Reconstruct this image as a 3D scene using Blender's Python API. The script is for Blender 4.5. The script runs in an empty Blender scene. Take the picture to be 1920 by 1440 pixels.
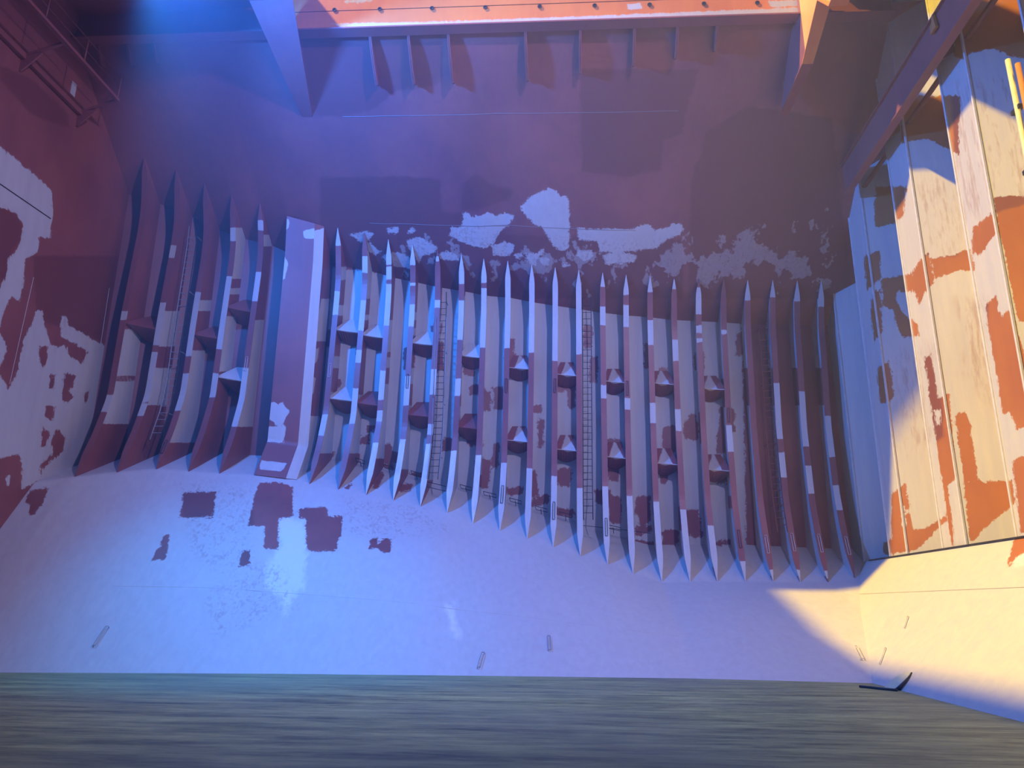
import bpy, math, random
import numpy as np
from mathutils import Matrix, Vector

C = bpy.context.scene.collection
sc = bpy.context.scene
rng = random.Random(7)

# ------------------------------------------------------------------ camera
W, H, F = 1920.0, 1440.0, 1450.0
PITCH, YAW, ROLL, CAMH = math.radians(15.9715), math.radians(4.4358), math.radians(0.5), 2.0
fwd = np.array([-math.sin(YAW)*math.cos(PITCH), math.cos(YAW)*math.cos(PITCH), math.sin(PITCH)])
rt = np.array([math.cos(YAW), math.sin(YAW), 0.0]); up = np.cross(rt, fwd)
R_ = rt*math.cos(ROLL) + up*math.sin(ROLL)
U_ = up*math.cos(ROLL) - rt*math.sin(ROLL)
EYE = np.array([0, 0, CAMH])
cd = bpy.data.cameras.new('camera'); cam = bpy.data.objects.new('camera', cd); C.objects.link(cam)
cd.sensor_fit = 'HORIZONTAL'; cd.sensor_width = 36.0; cd.lens = F/W*36.0; cd.clip_end = 500
M = Matrix(((R_[0], U_[0], -fwd[0], 0), (R_[1], U_[1], -fwd[1], 0), (R_[2], U_[2], -fwd[2], CAMH), (0, 0, 0, 1)))
cam.matrix_world = M
sc.camera = cam

# ------------------------------------------------------------------ light and exposure
sc.view_settings.view_transform = 'Standard'; sc.view_settings.look = 'None'
sc.view_settings.gamma = 1.0; sc.view_settings.exposure = 0.0
try: sc.view_settings.use_curve_mapping = False
except Exception: pass
wd = bpy.data.worlds.new('sky'); sc.world = wd; wd.use_nodes = True
bg = wd.node_tree.nodes['Background']
bg.inputs[0].default_value = (0.02, 0.20, 1.0, 1); bg.inputs[1].default_value = 0.65

def aim(o, loc, direction):
    o.location = loc
    o.rotation_euler = Vector(direction).to_track_quat('-Z', 'Y').to_euler()
def lamp(name, kind, loc, direction, color, energy, **kw):
    l = bpy.data.lights.new(name, kind); l.color = color; l.energy = energy
    for k, v in kw.items(): setattr(l, k, v)
    o = bpy.data.objects.new(name, l); C.objects.link(o); aim(o, loc, direction); return o
SUN_D = (15.8, 7.1, -19.8)
lamp('low_sun', 'SUN', (-30, 0, 50), SUN_D, (1.0, 0.67, 0.0), 8.2, angle=math.radians(1.6))
lamp('right_fill_spot', 'SPOT', (7.5, 5.0, 24.2), (-16.5, 22, -15.5), (0.58, 0.52, 1.0), 18500,  # unseen spot for the pinkish fill from the right
     spot_size=math.radians(84), spot_blend=0.75, shadow_soft_size=0.45)
lamp('blue_flood_light', 'SPOT', (-13.2, 18.5, 21.7), (0.85, 0.52, -0.50), (0.025, 0.20, 1.0), 30000,
     spot_size=math.radians(140), spot_blend=0.9, shadow_soft_size=0.5)
lamp('blue_work_light', 'SPOT', (-13.2, 18.9, 21.7), (3.2, 5.6, -21.2), (0.02, 0.34, 1.0), 15000,
     spot_size=math.radians(46), spot_blend=1.0, shadow_soft_size=0.3)

# ------------------------------------------------------------------ pixel <-> space helpers
def ray(x, y):
    d = fwd*F + R_*(x-W/2) - U_*(y-H/2)
    return d/np.linalg.norm(d)
def at(x, y, Y):
    d = ray(x, y); return EYE + d*(Y/d[1])
def atX(x, y, X):
    d = ray(x, y); return EYE + d*(X/d[0])
def atZ(x, y, Z):
    d = ray(x, y); return EYE + d*((Z-CAMH)/d[2])
def proj(P):
    v = np.asarray(P, float) - EYE; z = np.maximum(v@fwd, 0.2)
    return np.stack([W/2 + F*(v@R_)/z, H/2 - F*(v@U_)/z], -1)

# ------------------------------------------------------------------ paint layout (albedo of the two coats)
def sdf_poly(p, poly):
    """signed distance (positive inside) of points p to polygon poly"""
    poly = np.asarray(poly, float); d2 = np.full(len(p), 1e18); inside = np.zeros(len(p), bool)
    for a, b in zip(poly, np.roll(poly, -1, 0)):
        e = b - a; w = p - a
        t = np.clip((w@e)/max(e@e, 1e-9), 0, 1)
        q = w - t[:, None]*e
        d2 = np.minimum(d2, (q**2).sum(1))
        c1 = (a[1] <= p[:, 1]) != (b[1] <= p[:, 1])
        if a[1] != b[1]:
            inside ^= c1 & (p[:, 0] < (b[0]-a[0])*(p[:, 1]-a[1])/(b[1]-a[1]) + a[0])
    return np.where(inside, 1, -1)*np.sqrt(d2)
def layers(p, base, seq):
    """base 'r' or 'g', then ('g'|'r', polygon) coats in order -> field, positive where grey"""
    f = np.full(len(p), 60.0 if base == 'g' else -60.0)
    for c, poly in seq:
        s = sdf_poly(p, poly)
        f = np.maximum(f, s) if c == 'g' else np.minimum(f, -s)
    return np.clip(f, -60, 60)
def set_attr(me, name, arr):
    a = me.attributes.get(name) or me.attributes.new(name, 'FLOAT', 'POINT')
    a.data.foreach_set('value', np.asarray(arr, np.float32))
def verts_of(me):
    v = np.empty(len(me.vertices)*3, np.float32); me.vertices.foreach_get('co', v); return v.reshape(-1, 3).astype(float)

# ------------------------------------------------------------------ materials
def nodes_of(m):
    m.use_nodes = True; n = m.node_tree.nodes; return n, m.node_tree.links, n['Principled BSDF']
def mth(n, l, op, a, b=None, clamp=False):
    x = n.new('ShaderNodeMath'); x.operation = op; x.use_clamp = clamp
    for i, v in enumerate((a, b)):
        if v is None: continue
        if isinstance(v, (int, float)): x.inputs[i].default_value = v
        else: l.new(v, x.inputs[i])
    return x.outputs[0]
def noise(n, l, vec, scale, detail=3, rough=.55):
    x = n.new('ShaderNodeTexNoise'); x.inputs['Scale'].default_value = scale
    x.inputs['Detail'].default_value = detail; x.inputs['Roughness'].default_value = rough
    l.new(vec, x.inputs['Vector']); return x.outputs['Fac']
def stretch(n, l, vec, s):
    x = n.new('ShaderNodeMapping'); x.inputs['Scale'].default_value = s; l.new(vec, x.inputs['Vector']); return x.outputs[0]
def mix(n, l, fac, a, b):
    x = n.new('ShaderNodeMix'); x.data_type = 'RGBA'
    if isinstance(fac, (int, float)): x.inputs[0].default_value = fac
    else: l.new(fac, x.inputs[0])
    for i, v in ((6, a), (7, b)):
        if isinstance(v, tuple): x.inputs[i].default_value = v + (1,) if len(v) == 3 else v
        else: l.new(v, x.inputs[i])
    return x.outputs[2]
def ramp(n, l, v, lo, hi):
    x = n.new('ShaderNodeMapRange'); x.inputs[1].default_value = lo; x.inputs[2].default_value = hi; l.new(v, x.inputs[0]); return x.outputs[0]
def attr(n, name):
    x = n.new('ShaderNodeAttribute'); x.attribute_name = name; return x.outputs['Fac']

RED, RED2, GREY = (0.34, 0.108, 0.102), (0.25, 0.080, 0.086), (0.62, 0.61, 0.60)
def hull_paint(name='hull_paint', edge=5.0, soft=1.0, RED=RED, RED2=RED2, GREY=GREY):
    m = bpy.data.materials.new(name); n, l, b = nodes_of(m)
    g = n.new('ShaderNodeNewGeometry').outputs['Position']
    n1 = noise(n, l, g, 3.2, 5, .62); n2 = noise(n, l, stretch(n, l, g, (9, 9, 1.6)), 1.0, 5, .68)
    big = noise(n, l, g, .35, 3); streak = noise(n, l, stretch(n, l, g, (5, 3, .35)), 1.0, 4, .6)
    f = mth(n, l, 'ADD', attr(n, 'grey'), mth(n, l, 'MULTIPLY', mth(n, l, 'SUBTRACT', n1, .5), edge*2.2))
    f = mth(n, l, 'ADD', f, mth(n, l, 'MULTIPLY', mth(n, l, 'SUBTRACT', n2, .5), edge*2.0))
    f = mth(n, l, 'ADD', f, mth(n, l, 'MULTIPLY', mth(n, l, 'SUBTRACT', noise(n, l, g, 10.0, 4, .7), .5), edge*2.2))
    mask = ramp(n, l, f, -soft, soft)
    # brushed-on thin coat
    sm = mth(n, l, 'ADD', mth(n, l, 'SUBTRACT', mth(n, l, 'MULTIPLY', attr(n, 'smear'), .022), .30), mth(n, l, 'MULTIPLY', mth(n, l, 'SUBTRACT', noise(n, l, stretch(n, l, g, (1.25, .9, .9)), 1.0, 4, .58), .5), 6.0))
    smask = mth(n, l, 'MULTIPLY', ramp(n, l, sm, -.05, .12), .5)
    mask = mth(n, l, 'MAXIMUM', mask, smask)
    red = mix(n, l, ramp(n, l, mth(n, l, 'ADD', big, mth(n, l, 'MULTIPLY', streak, .35)), .5, .85), RED2, RED)
    dk = ramp(n, l, mth(n, l, 'ADD', attr(n, 'dark'), mth(n, l, 'MULTIPLY', mth(n, l, 'SUBTRACT', n1, .5), 16)), -3.0, 3.0)
    red = mix(n, l, mth(n, l, 'MULTIPLY', dk, .75), red, (0.19, 0.058, 0.060))
    gr = mix(n, l, ramp(n, l, mth(n, l, 'ADD', streak, mth(n, l, 'MULTIPLY', n2, .4)), .35, 1.0), (0.52, 0.50, 0.50), GREY)
    wh = ramp(n, l, mth(n, l, 'ADD', attr(n, 'white'), mth(n, l, 'MULTIPLY', mth(n, l, 'SUBTRACT', streak, .5), 30)), -6.0, 6.0)
    gr = mix(n, l, wh, gr, (0.76, 0.76, 0.75))
    stn = mth(n, l, 'MULTIPLY', ramp(n, l, attr(n, 'dark'), -14, 14), ramp(n, l, mth(n, l, 'ADD', mth(n, l, 'MULTIPLY', n2, .6), mth(n, l, 'MULTIPLY', streak, .4)), .49, .60))
    gr = mix(n, l, mth(n, l, 'MULTIPLY', stn, .55), gr, (.34, .22, .22))
    l.new(mix(n, l, mask, red, gr), b.inputs['Base Color'])
    l.new(mix(n, l, mask, (.42, .42, .42), (.55, .55, .55)), b.inputs['Roughness'])
    bp = n.new('ShaderNodeBump'); bp.inputs['Strength'].default_value = .12; bp.inputs['Distance'].default_value = .02
    l.new(mth(n, l, 'ADD', n1, mth(n, l, 'MULTIPLY', mask, .5)), bp.inputs['Height']); l.new(bp.outputs[0], b.inputs['Normal'])
    return m
def plain(name, col, rough=.5, metal=0.0, var=.25):
    m = bpy.data.materials.new(name); n, l, b = nodes_of(m)
    g = n.new('ShaderNodeNewGeometry').outputs['Position']
    l.new(mix(n, l, noise(n, l, g, 6.0, 4), tuple(c*(1-var) for c in col), tuple(min(1, c*(1+var)) for c in col)), b.inputs['Base Color'])
    b.inputs['Roughness'].default_value = rough; b.inputs['Metallic'].default_value = metal
    return m
PAINT = hull_paint()
PAINT_SHARP = hull_paint('frame_paint', edge=1.6, soft=.7)
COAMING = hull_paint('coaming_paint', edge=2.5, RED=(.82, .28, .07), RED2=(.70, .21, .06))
BULK_SUN = hull_paint('bulkhead_paint_sun_warmed', RED=(.50, .175, .055), RED2=(.42, .135, .05), GREY=(.66, .62, .52))  # hull coat shifted to orange and cream to carry the sun's warmth
OCHRE_SUN = hull_paint('ochre_sunlit_paint', edge=2.5, RED=(.80, .50, .14), RED2=(.68, .38, .10))  # sunlit stretch of the right beam; its shaded knee takes the red coat
SEAM = plain('weld_bead', (.30, .26, .26), .45)
BLACK = plain('black_steel', (.03, .03, .035), .5)
GALV = plain('worn_grey_steel', (.34, .33, .34), .45)
WHITE_BAR = plain('pale_painted_bar', (.62, .60, .58), .5)
DARKRED = plain('red_primer', (.30, .09, .075), .45)
CREAM = plain('cream_paint', (.66, .64, .42), .5)
ORANGE = plain('orange_paint', (.55, .22, .07), .5)
def floor_mat():
    m = bpy.data.materials.new('tank_top_steel'); n, l, b = nodes_of(m)
    g = n.new('ShaderNodeNewGeometry').outputs['Position']
    a = noise(n, l, stretch(n, l, g, (.30, 1.7, 1)), 1.0, 6, .66)
    c = noise(n, l, stretch(n, l, g, (1.5, 7.0, 1)), 1.0, 6, .7)
    d = noise(n, l, g, .12, 2)
    k = ramp(n, l, mth(n, l, 'ADD', mth(n, l, 'MULTIPLY', a, .6), mth(n, l, 'MULTIPLY', c, .4)), .36, .66)
    col = mix(n, l, k, (.065, .090, .045), (.50, .55, .21))
    col = mix(n, l, mth(n, l, 'MULTIPLY', ramp(n, l, d, .4, .65), .5), col, (.18, .21, .16))
    sp = ramp(n, l, noise(n, l, stretch(n, l, g, (1.3, 6, 1)), 1.0, 5, .7), .66, .74)
    col = mix(n, l, mth(n, l, 'MULTIPLY', sp, .45), col, (.5, .46, .30))
    l.new(col, b.inputs['Base Color']); b.inputs['Roughness'].default_value = .62
    bp = n.new('ShaderNodeBump'); bp.inputs['Strength'].default_value = .2; bp.inputs['Distance'].default_value = .02
    l.new(c, bp.inputs['Height']); l.new(bp.outputs[0], b.inputs['Normal'])
    return m
FLOOR = floor_mat()

# ------------------------------------------------------------------ mesh helpers
def link(name, me, mat, parent=None):
    o = bpy.data.objects.new(name, me); C.objects.link(o)
    if mat and not me.materials: me.materials.append(mat)
    if parent is not None: o.parent = parent
    return o
def mesh(name, v, f, mat, parent=None, smooth=False, attrs=None):
    me = bpy.data.meshes.new(name); me.from_pydata([tuple(map(float, p)) for p in v], [], f); me.update()
    if smooth: me.polygons.foreach_set('use_smooth', [True]*len(me.polygons))
    for k, a in (attrs or {}).items(): set_attr(me, k, a)
    return link(name, me, mat, parent)
def tag(o, label, cat, group=None):
    o['label'] = label; o['category'] = cat
    if group: o['group'] = group
    return o
def struct(o): o['kind'] = 'structure'; return o
def empty(name, loc=(0, 0, 0)):
    o = bpy.data.objects.new(name, None); o.location = loc; o.empty_display_size = .2; C.objects.link(o); return o
def grid(name, P, mat, parent=None, thick=0.0, smooth=True, base='r', seq=(), extra=None, tvec=None):
    """P: (nu, nv, 3) sheet; paint laid out on it; optional thickness along tvec"""
    nu, nv = P.shape[:2]; v = P.reshape(-1, 3)
    idx = np.arange(nu*nv).reshape(nu, nv)
    f = np.stack([idx[:-1, :-1], idx[1:, :-1], idx[1:, 1:], idx[:-1, 1:]], -1).reshape(-1, 4)
    px = proj(v)
    at_ = {'grey': layers(px, base, seq)}
    for k in ('smear', 'dark', 'white'):
        if extra and k in extra:
            at_[k] = np.clip(np.max([sdf_poly(px, q) for q in extra[k]], 0), -60, 60)
        else: at_[k] = np.full(len(v), -60.0)
    fl = f.tolist()
    if thick:
        t = np.asarray(tvec, float)*thick
        # back face as a coarse rim sheet
        rim = np.concatenate([idx[:, 0], idx[-1, 1:], idx[-2::-1, -1], idx[0, -2:0:-1]])
        nb = len(v); v = np.concatenate([v, v[rim] + t]); m_ = len(rim)
        for i in range(m_):
            j = (i+1) % m_; fl.append([int(rim[i]), int(rim[j]), nb+j, nb+i])
        fl.append([nb+i for i in range(m_)])
        for k in at_: at_[k] = np.concatenate([at_[k], at_[k][rim]])
    return mesh(name, v, fl, mat, parent, smooth and not thick, at_)
BOXF = [(0, 3, 2, 1), (4, 5, 6, 7), (0, 1, 5, 4), (1, 2, 6, 5), (2, 3, 7, 6), (3, 0, 4, 7)]
def paint_const(me, val=-60.0):
    k = len(me.vertices)
    set_attr(me, 'grey', [val]*k)
    for a in ('smear', 'dark', 'white'): set_attr(me, a, [-60.0]*k)
def hexa(name, v8, mat, parent=None, grey=-60.0):
    o = mesh(name, v8, BOXF, mat, parent); paint_const(o.data, grey); return o
def box(name, lo, hi, mat, parent=None, grey=-60.0):
    x0, y0, z0 = lo; x1, y1, z1 = hi
    return hexa(name, [(x0,y0,z0),(x1,y0,z0),(x1,y1,z0),(x0,y1,z0),(x0,y0,z1),(x1,y0,z1),(x1,y1,z1),(x0,y1,z1)], mat, parent, grey)
def tube(pts, r, n=6):
    """swept tube through points -> verts, faces"""
    pts = [np.asarray(p, float) for p in pts]; v = []; f = []
    for i, p in enumerate(pts):
        t = pts[min(i+1, len(pts)-1)] - pts[max(i-1, 0)]; t = t/np.linalg.norm(t)
        a = np.cross(t, (0, 0, 1.0) if abs(t[2]) < .9 else (1.0, 0, 0)); a /= np.linalg.norm(a); b = np.cross(t, a)
        for k in range(n):
            w = 2*math.pi*k/n; v.append(p + r*(math.cos(w)*a + math.sin(w)*b))
    for i in range(len(pts)-1):
        for k in range(n):
            f.append((i*n+k, i*n+(k+1) % n, (i+1)*n+(k+1) % n, (i+1)*n+k))
    f.append(tuple(range(n-1, -1, -1))); f.append(tuple((len(pts)-1)*n+k for k in range(n)))
    return v, f
def bar(name, pts, r, mat, parent=None, n=6):
    v, f = tube(pts, r, n); return mesh(name, v, f, mat, parent, n > 5)
def poly_plate(name, prof, x0, x1, mat, parent=None, grey=-60.0):
    """plate in a Y-Z plane: profile [(y,z)], from x0 to x1"""
    k = len(prof); v = [(x0, y, z) for y, z in prof] + [(x1, y, z) for y, z in prof]
    f = [tuple(range(k)), tuple(range(2*k-1, k-1, -1))] + [(i, i+k, (i+1) % k + k, (i+1) % k) for i in range(k)]
    o = mesh(name, v, f, mat, parent); paint_const(o.data, grey); return o

# ------------------------------------------------------------------ hull lines measured for each frame
TIPS = [(270,294),(330,318),(383,343),(434,364),(487,381),(538,403),(588,416),(633,427),(683,436),(728,449),(773,459),(820,469),(865,477),(907,485),(952,489),(997,496),(1041,501),(1085,506),(1130,511),(1174,515),(1219,517),(1264,521),(1310,522),(1357,523),(1402,525),(1449,525),(1495,526),(1540,526)]
BOTS = [(140,894),(219,885),(293,879),(353,884),(411,888),(476,891),(535,897),(580,908),(634,918),(686,928),(737,939),(788,950),(838,962),(886,983),(937,996),(988,1011),(1037,1027),(1088,1044),(1139,1059),(1187,1077),(1241,1092),(1294,1091),(1345,1091),(1398,1091),(1450,1091),(1501,1092),(1553,1092),(1603,1084)]
II = np.arange(28.0); XI = .4 + 1.1*(II-17)
def curve(pairs):
    a = np.array(pairs, float)
    def f(i): return np.interp(i, a[:, 0], a[:, 1])
    return f
Yt_i = curve([(-2,27.0),(0,28.28),(2,29.45),(4,30.4),(7,31.5),(10,32.2),(14,32.8),(20,33.1),(27,33.2),(29,33.2)])
Ym_i = curve([(-2,27.4),(0,28.6),(2,30.0),(4,30.9),(7,32.05),(10,32.8),(14,33.4),(20,33.8),(27,34.0),(29,34.0)])
Yb_i = curve([(-2,26.2),(0,27.14),(2,28.6),(4,29.5),(7,30.6),(10,31.3),(14,31.9),(20,32.4),(27,32.5),(29,32.5)])
Dp_i = curve([(-2,1.45),(0,1.4),(7,1.15),(12,1.0),(29,1.0)])
Yfl_X = curve([(-25,21.3),(-16.6,22.7),(-9,23.7),(-2.7,24.1),(3.5,24.3),(8.2,23.7),(14,23.3)])
PT = np.array([at(*TIPS[i], Yt_i(i)) for i in range(28)]); PB = np.array([at(*BOTS[i], Yb_i(i)) for i in range(28)])
def iX(X): return (np.asarray(X, float)-.4)/1.1 + 17
def lin_ext(X, xs, ys):
    r = np.interp(X, xs, ys)
    return np.where(X < xs[0], ys[0] + (X-xs[0])*(ys[2]-ys[0])/(xs[2]-xs[0]), r)
zt_X = lambda X: lin_ext(X, PT[:, 0], PT[:, 2]); zb_X = lambda X: lin_ext(X, PB[:, 0], PB[:, 2])
Yt_X = lambda X: Yt_i(iX(X)); Ym_X = lambda X: Ym_i(iX(X)); Yb_X = lambda X: Yb_i(iX(X))
Ysh_X = lambda X: Ym_i(iX(X)) + Dp_i(iX(X))
GY, GZ = 24.5, 23.5                                     # where the topside slope meets the deck girder
def slope_m(X): return (GZ - zt_X(X))/(Yt_X(X) - GY)
def Zs(X, Y): return zt_X(X) + slope_m(X)*(Yt_X(X) - Y)
VB = [(615,860),(666,866),(717,875),(821,905),(869,912),(917,927),(967,942),(1016,957),(1065,972),(1116,995),(1219,1022),(1270,1021),(1372,1020),(1472,1025),(1574,1029),(1622,1030)]
_c = []
for p in VB:
    Y = 34.0
    for _ in range(4): q = at(*p, Y); Y = float(Ysh_X(q[0]))
    _c.append((q[0], q[2]))
_c = np.array(_c)
def zc_X(X):
    X = np.asarray(X, float)
    left = zb_X(X) + 1.25
    mid = np.interp(X, _c[:, 0], _c[:, 1])
    return np.where(X < _c[0, 0], np.minimum(left, _c[0, 1]), mid)
def Zh(X, Y):
    """hopper plating: floor edge -> frame toe line -> shell corner"""
    yf, yb, zb, ys, z2 = Yfl_X(X), Yb_X(X), zb_X(X), Ysh_X(X), zc_X(X)
    lo = (Y-yf)/(yb-yf)*zb; hi = zb + (Y-yb)/(ys-yb)*(z2-zb)
    return np.where(Y < yb, lo, hi)

XL, XR, ZD = -19.45, 13.45, 24.6                         # end bulkheads, underside of deck
STX, STZ = 12.0, 3.85                                    # lower stool: top edge

# ------------------------------------------------------------------ setting: floor, slopes, shell, bulkheads, deck
fx = np.linspace(-26, 16, 43)
fv = [(x, -8, 0) for x in fx] + [(x, float(Yfl_X(x)), 0) for x in fx]
n_ = len(fx)
ff = [(i, i+1, n_+i+1, n_+i) for i in range(n_-1)]
fb = [(x, y, -.4) for x, y, z in fv]
fl_ = ff + [tuple(2*n_+k for k in q[::-1]) for q in ff] + [(i+1, i, 2*n_+i, 2*n_+i+1) for i in range(n_-1)] + [(n_+i, n_+i+1, 3*n_+i+1, 3*n_+i) for i in range(n_-1)]
floor = struct(mesh('floor', fv + fb, fl_, FLOOR))

HOP_RED = [[(345,922),(405,922),(400,970),(335,971)], [(485,905),(527,905),(549,913),(548,970),(522,972),(522,1030),(495,1028),(496,987),(465,985),(475,935)],
  [(561,952),(613,952),(614,967),(643,968),(640,1000),(628,1034),(575,1033),(573,972),(561,970)], [(305,1003),(318,1001),(310,1050),(284,1051),(292,1028),(303,1025)],
  [(452,1033),(470,1033),(468,1060),(448,1063)], [(697,1008),(710,1008),(706,1020),(716,1020),(717,1010),(728,1008),(735,1018),(733,1036),(715,1035),(708,1028),(692,1028)],
  [(55,918),(90,916),(80,945),(65,965),(55,965),(58,945),(47,942)], [(745,908),(773,906),(771,920),(750,923)], [(700,905),(715,882),(720,890),(709,915),(697,916)], [(645,915),(660,902),(661,908),(652,918)]]
LO_RED = [[(888,860),(923,860),(915,918),(897,913)], [(946,914),(981,912),(981,925),(950,930)], [(990,940),(1030,925),(1030,945),(995,950)], [(1042,885),(1072,890),(1070,910),(1042,906)],
  [(1042,950),(1078,955),(1078,970),(1042,965)], [(1140,933),(1165,935),(1164,985),(1142,975)], [(1190,985),(1223,985),(1222,997),(1190,1005)], [(1240,993),(1275,993),(1272,1022),(1245,1018)],
  [(1285,955),(1310,955),(1318,1005),(1300,1010),(1288,1000)], [(1340,1015),(1372,1010),(1372,1022),(1340,1022)], [(612,845),(628,847),(626,858),(612,856)], [(660,850),(675,850),(676,866),(662,866)]]
xs = np.concatenate([np.linspace(-23.5, -11, 160), np.linspace(-10.95, 13.6, 240)])
rows = []
for t in np.linspace(0, 1, 70): rows.append((0, t))
for t in np.linspace(0, 1, 16)[1:]: rows.append((1, t))
P = np.zeros((len(xs), len(rows), 3))
yf, yb, zb, ys_, z2 = Yfl_X(xs), Yb_X(xs), zb_X(xs), Ysh_X(xs), zc_X(xs)
for j, (k, t) in enumerate(rows):
    P[:, j, 0] = xs
    if k == 0: P[:, j, 1] = yf + t*(yb-yf); P[:, j, 2] = zb*t
    else: P[:, j, 1] = yb + t*(ys_-yb); P[:, j, 2] = zb + t*(z2-zb)
hop = struct(grid('wall_hopper', P, PAINT, base='g', seq=[('r', q) for q in HOP_RED+LO_RED],
   extra={'dark': [[(640,925),(790,945),(860,1000),(700,1015),(640,1000)], [(330,905),(470,900),(480,1040),(430,1090),(360,1040)], [(470,1050),(530,1060),(560,1140),(400,1200),(380,1120)]], 'white': [[(522,972),(572,975),(575,1030),(570,1100),(545,1130),(535,1158),(525,1120),(495,1100),(500,1060),(523,1030)], [(836,1133),(848,1133),(862,1200),(852,1196)]]}))

# side shell
xs = np.linspace(XL-3, XR+.3, 260); P = np.zeros((260, 60, 3))
for j, t in enumerate(np.linspace(0, 1, 60)):
    zt2 = Zs(xs, Ysh_X(xs)); P[:, j, 0] = xs; P[:, j, 1] = Ysh_X(xs); P[:, j, 2] = zc_X(xs) + t*(zt2 - zc_X(xs))
def rect(x, y, w, h, sk=0): return [(x, y), (x+w, y+rng.uniform(-3, 3)), (x+w+sk, y+h), (x+sk, y+h+rng.uniform(-3, 3))]
shell_seq = [('g', [(600,500),(700,510),(1390,560),(1400,1040),(1100,1000),(600,880)])]
for k in range(7, 24):
    xm = (TIPS[k][0]+BOTS[k][0])/2
    for _ in range(3):
        y = rng.uniform(600, 940); w = rng.uniform(12, 30)
        shell_seq.append(('r', rect(xm+rng.uniform(0, 30), y, w, rng.uniform(14, 55))))
for k in range(24, 27):
    shell_seq.append(('r', [(TIPS[k][0]-10, 500), (TIPS[k+1][0], 500), (BOTS[k+1][0], 1050), (BOTS[k][0]-10, 1050)]))
struct(grid('wall_shell', P, PAINT, base='r', seq=shell_seq + [('r', q) for q in LO_RED]))

# topside slope
TS_GREY = [[(870,395),(885,405),(900,404),(915,398),(930,404),(948,399),(963,406),(952,425),(940,432),(928,452),(912,466),(880,460),(858,450),(843,440),(846,427),(866,424)],
  [(975,387),(990,372),(1003,364),(1020,358),(1030,353),(1043,358),(1050,370),(1063,366),(1067,380),(1068,440),(1066,465),(1052,471),(1038,463),(1025,440),(1015,423),(1000,420),(984,403)],
  [(1081,428),(1180,430),(1200,422),(1215,420),(1228,431),(1250,428),(1262,419),(1277,420),(1283,430),(1268,443),(1245,452),(1232,466),(1205,468),(1160,474),(1125,472),(1120,451),(1086,450)],
  [(725,428),(745,424),(745,437),(730,438)], [(762,432),(775,426),(781,435),(765,437)], [(762,450),(785,443),(820,462),(815,475),(790,480),(787,494),(776,478),(764,462)],
  [(823,476),(840,470),(860,480),(860,488),(826,486)], [(922,462),(945,452),(963,458),(963,470),(950,482),(925,480)], [(985,472),(1005,475),(1020,462),(1020,472),(1006,486),(1006,500),(990,492)],
  [(1012,483),(1034,483),(1028,497),(1014,495)], [(1080,462),(1092,470),(1110,470),(1112,480),(1098,492),(1082,480)], [(1130,478),(1170,470),(1195,480),(1190,492),(1135,496)], [(965,476),(982,474),(980,484),(966,483)],
  [(1050,490),(1060,492),(1072,497),(1056,500)], [(655,440),(690,432),(700,438),(690,452),(700,462),(715,470),(705,480),(690,470),(680,455)],
  [(715,480),(745,472),(770,482),(775,505),(745,500),(725,492)], [(1590,316),(1598,316),(1597,325),(1590,326)]]
TS_SMEAR = [[(760,470),(830,470),(900,480),(1000,480),(1100,478),(1200,475),(1270,452),(1330,462),(1420,425),(1440,440),(1480,462),(1548,470),(1530,515),(1470,525),(1200,525),(1100,520),(900,510),(780,500)],
  [(1492,412),(1520,402),(1555,408),(1550,430),(1518,441),(1492,430)]]
TS_DARK = [[(1086,130),(1092,322),(1120,325),(1175,332),(1240,320),(1243,264),(1280,252),(1283,220),(1312,130)], [(600,332),(760,332),(825,336),(828,396),(850,400),(900,392),(958,372),(960,354),(925,350),(895,328),(872,338),(868,366),(862,400),(960,440),(1280,450),(1280,560),(600,560)],
  [(1296,345),(1300,312),(1312,300),(1322,250),(1400,200),(1560,220),(1600,560),(1290,560)], [(590,216),(650,218),(700,205),(745,170),(800,165),(830,150),(830,60),(560,60)]]
xs = np.concatenate([np.linspace(-22, -11, 110), np.linspace(-10.9, XR+.3, 240)]); ts = np.linspace(0, 1, 120); P = np.zeros((len(xs), 120, 3))
Y0 = Ysh_X(xs)
for j, t in enumerate(ts):
    Y = Y0 + t*(GY-.0 - Y0); P[:, j, 0] = xs; P[:, j, 1] = Y; P[:, j, 2] = Zs(xs, Y)
struct(grid('wall_topside', P, PAINT, base='r', seq=[('g', q) for q in TS_GREY], extra={'smear': TS_SMEAR, 'dark': TS_DARK}))

# left bulkhead
LW = [('g', [(-40,270),(0,275),(30,298),(66,330),(98,357),(99,400),(95,447),(73,445),(72,473),(47,485),(43,533),(37,565),(22,555),(12,573),(0,613),(-40,640),(-40,540),(0,540),(13,515),(15,485),(27,475),(40,450),(43,423),(30,400),(0,388),(-40,370)]),
  ('g', [(-30,600),(0,625),(10,643),(12,660),(0,688),(-30,700)]),
  ('g', [(-40,690),(0,703),(15,730),(33,697),(43,637),(60,607),(70,582),(80,583),(83,607),(90,627),(93,647),(105,650),(122,647),(130,667),(153,682),(165,660),(147,647),(117,633),(112,613),(115,593),(125,593),(128,610),(157,625),(173,637),(200,650),(210,760),(150,900),(75,900),(40,917),(42,880),(35,850),(28,852),(0,860),(-40,860)])]
for q in ([(74,650),(90,650),(88,680),(80,690),(74,675)], [(95,702),(105,702),(100,730),(92,728)], [(122,700),(142,705),(130,735),(137,742),(127,757),(115,750)], [(85,760),(105,762),(97,788),(83,780)],
          [(80,800),(93,810),(85,840),(75,838)], [(108,803),(122,822),(118,845),(98,862),(80,880),(76,892),(76,870),(100,850),(95,828)], [(158,735),(168,733),(165,750),(157,757)]): LW.append(('r', q))
LW.append(('g', [(11,893),(20,892),(18,910),(11,909)]))
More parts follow.
